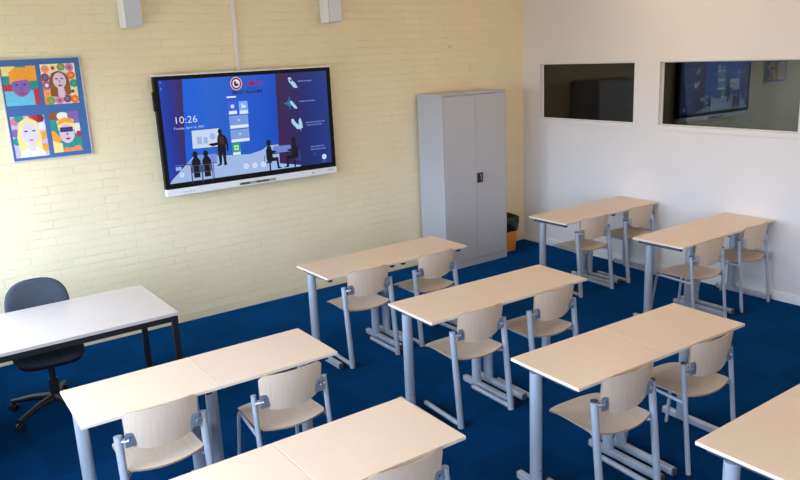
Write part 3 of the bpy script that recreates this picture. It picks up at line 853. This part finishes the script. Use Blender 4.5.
pic('keyboard_icon', [((150, 178, 232), rect(0.075, 0.155, 0.128, 0.187)), ((90, 120, 205), rect(0.070, 0.198, 0.15, 0.204))], 2)
HN = (170, 205, 230)
def hand(cx, cz, k=1.0):
    return [(cx - 0.045 * k, cz + 0.045 * k), (cx - 0.02 * k, cz + 0.05 * k), (cx + 0.005 * k, cz + 0.01 * k), (cx + 0.03 * k, cz - 0.01 * k), (cx + 0.055 * k, cz - 0.055 * k), (cx + 0.015 * k, cz - 0.055 * k), (cx - 0.015 * k, cz - 0.02 * k), (cx - 0.04 * k, cz + 0.01 * k)]
TX = (105, 125, 190)
pic('hand_icon', [(HN, hand(1.312, 0.868)), ((60, 70, 140), ell(1.297, 0.885, 0.012, 0.012, 12))], 1)
pic('hand_icon', [((40, 110, 170), rect(1.258, 0.61, 1.270, 0.73)), ((40, 110, 170), rect(1.205, 0.664, 1.325, 0.676)), ((40, 110, 170), ell(1.264, 0.67, 0.03, 0.03, 14)), (HN, hand(1.305, 0.655, 0.75))], 1)
pic('hand_icon', [(HN, hand(1.312, 0.468)), (HN, [(1.345, 0.43), (1.35, 0.50), (1.368, 0.525), (1.385, 0.47), (1.39, 0.42), (1.37, 0.42), (1.366, 0.385), (1.36, 0.42)])], 1)
for words, x, z in (((5, 2, 5), 1.372, 0.868), ((6, 4, 4), 1.372, 0.674), ((4, 3, 7, 3), 1.425, 0.462), ((5, 4, 5), 1.435, 0.436), ((4, 5, 3), 1.462, 0.218), ((3, 7, 4), 1.46, 0.190)):
    L, q = [], x
    for k in words:                     # lines of print too small to read: word-long strokes
        L.append((TX, rect(q, z, q + k * 0.0115, z + 0.011)))
        q += k * 0.0115 + 0.007
    pic('caption_line', L, 2)
pic('caption_mark', [(TX, rect(1.50, 0.13, 1.504, 0.165)), (TX, rect(1.58, 0.058, 1.64, 0.064))], 2)
pic('corner_icon', [((80, 110, 205), rect(0.018, 0.93, 0.034, 0.95)), ((95, 125, 215), rect(0.02, 0.872, 0.031, 0.895))], 2)

# ------------------------------------------------------------------ light
wd = bpy.data.worlds.new('daylight')
sc.world = wd
wd.use_nodes = True
nt = wd.node_tree
bg = nt.nodes['Background']
tc = nt.nodes.new('ShaderNodeTexCoord')
sx = nt.nodes.new('ShaderNodeSeparateXYZ')
link(nt, tc.outputs['Generated'], sx.inputs[0])
mr = nt.nodes.new('ShaderNodeMath')
mr.operation = 'MULTIPLY_ADD'
mr.inputs[1].default_value = 0.5
mr.inputs[2].default_value = 0.5
link(nt, sx.outputs['Z'], mr.inputs[0])
SKY = [(0.0, (0.16, 0.17, 0.16, 1)), (0.48, (0.24, 0.26, 0.25, 1)), (0.52, (0.60, 0.755, 1.0, 1)), (1.0, (0.55, 0.715, 1.0, 1))]
link(nt, ramp(nt, mr.outputs[0], SKY), bg.inputs['Color'])
bg.inputs['Strength'].default_value = 19.0
for (y0, y1, z0, z1) in outer:
    L = bpy.data.lights.new('window daylight', 'AREA')
    L.shape = 'RECTANGLE'
    L.size = z1 - z0
    L.size_y = y1 - y0
    L.cycles.is_portal = True
    o = bpy.data.objects.new('window daylight', L)
    COL.objects.link(o)
    o.location = (XL - 0.26, (y0 + y1) / 2, (z0 + z1) / 2)
    o.rotation_euler = (0, -PI / 2, 0)
# ceiling lamps, warm white
for x in (-1.3, -4.0):
    for y in (-2.3, -4.6, -7.0):
        L = bpy.data.lights.new('ceiling lamp', 'POINT')
        L.shadow_soft_size = 0.18
        L.energy = 23 if x > -2 else 10
        L.color = (1.0, 0.77, 0.54)
        o = bpy.data.objects.new('ceiling lamp', L)
        COL.objects.link(o)
        o.location = (x, y, H - 0.35)

# ------------------------------------------------------------------ camera
cam = bpy.data.cameras.new('camera')
co = bpy.data.objects.new('camera', cam)
COL.objects.link(co)
yaw, pitch, roll = 0.6089, -0.2412, -0.0461
f = Vector((math.sin(yaw) * math.cos(pitch), math.cos(yaw) * math.cos(pitch), math.sin(pitch)))
r = Vector((math.cos(yaw), -math.sin(yaw), 0))
u = r.cross(f)
R2 = r * math.cos(roll) + u * math.sin(roll)
U2 = -r * math.sin(roll) + u * math.cos(roll)
m = Matrix((R2, U2, -f)).transposed().to_4x4()
m.translation = Vector((-6.6512, -6.7483, 2.4082))
co.matrix_world = m
cam.sensor_width = 36
cam.lens = 748.47 * 36 / 800
cam.shift_y = -3.81 / 800
cam.clip_start = 0.05
sc.camera = co

# ------------------------------------------------------------------ view
sc.view_settings.view_transform = 'Standard'
sc.view_settings.look = 'None'
sc.view_settings.gamma = 1.0
sc.view_settings.use_curve_mapping = False
sc.view_settings.exposure = 0.0
sc.cycles.use_denoising = True
sc.cycles.max_bounces = 10
sc.cycles.diffuse_bounces = 6
sc.cycles.sample_clamp_indirect = 4.0
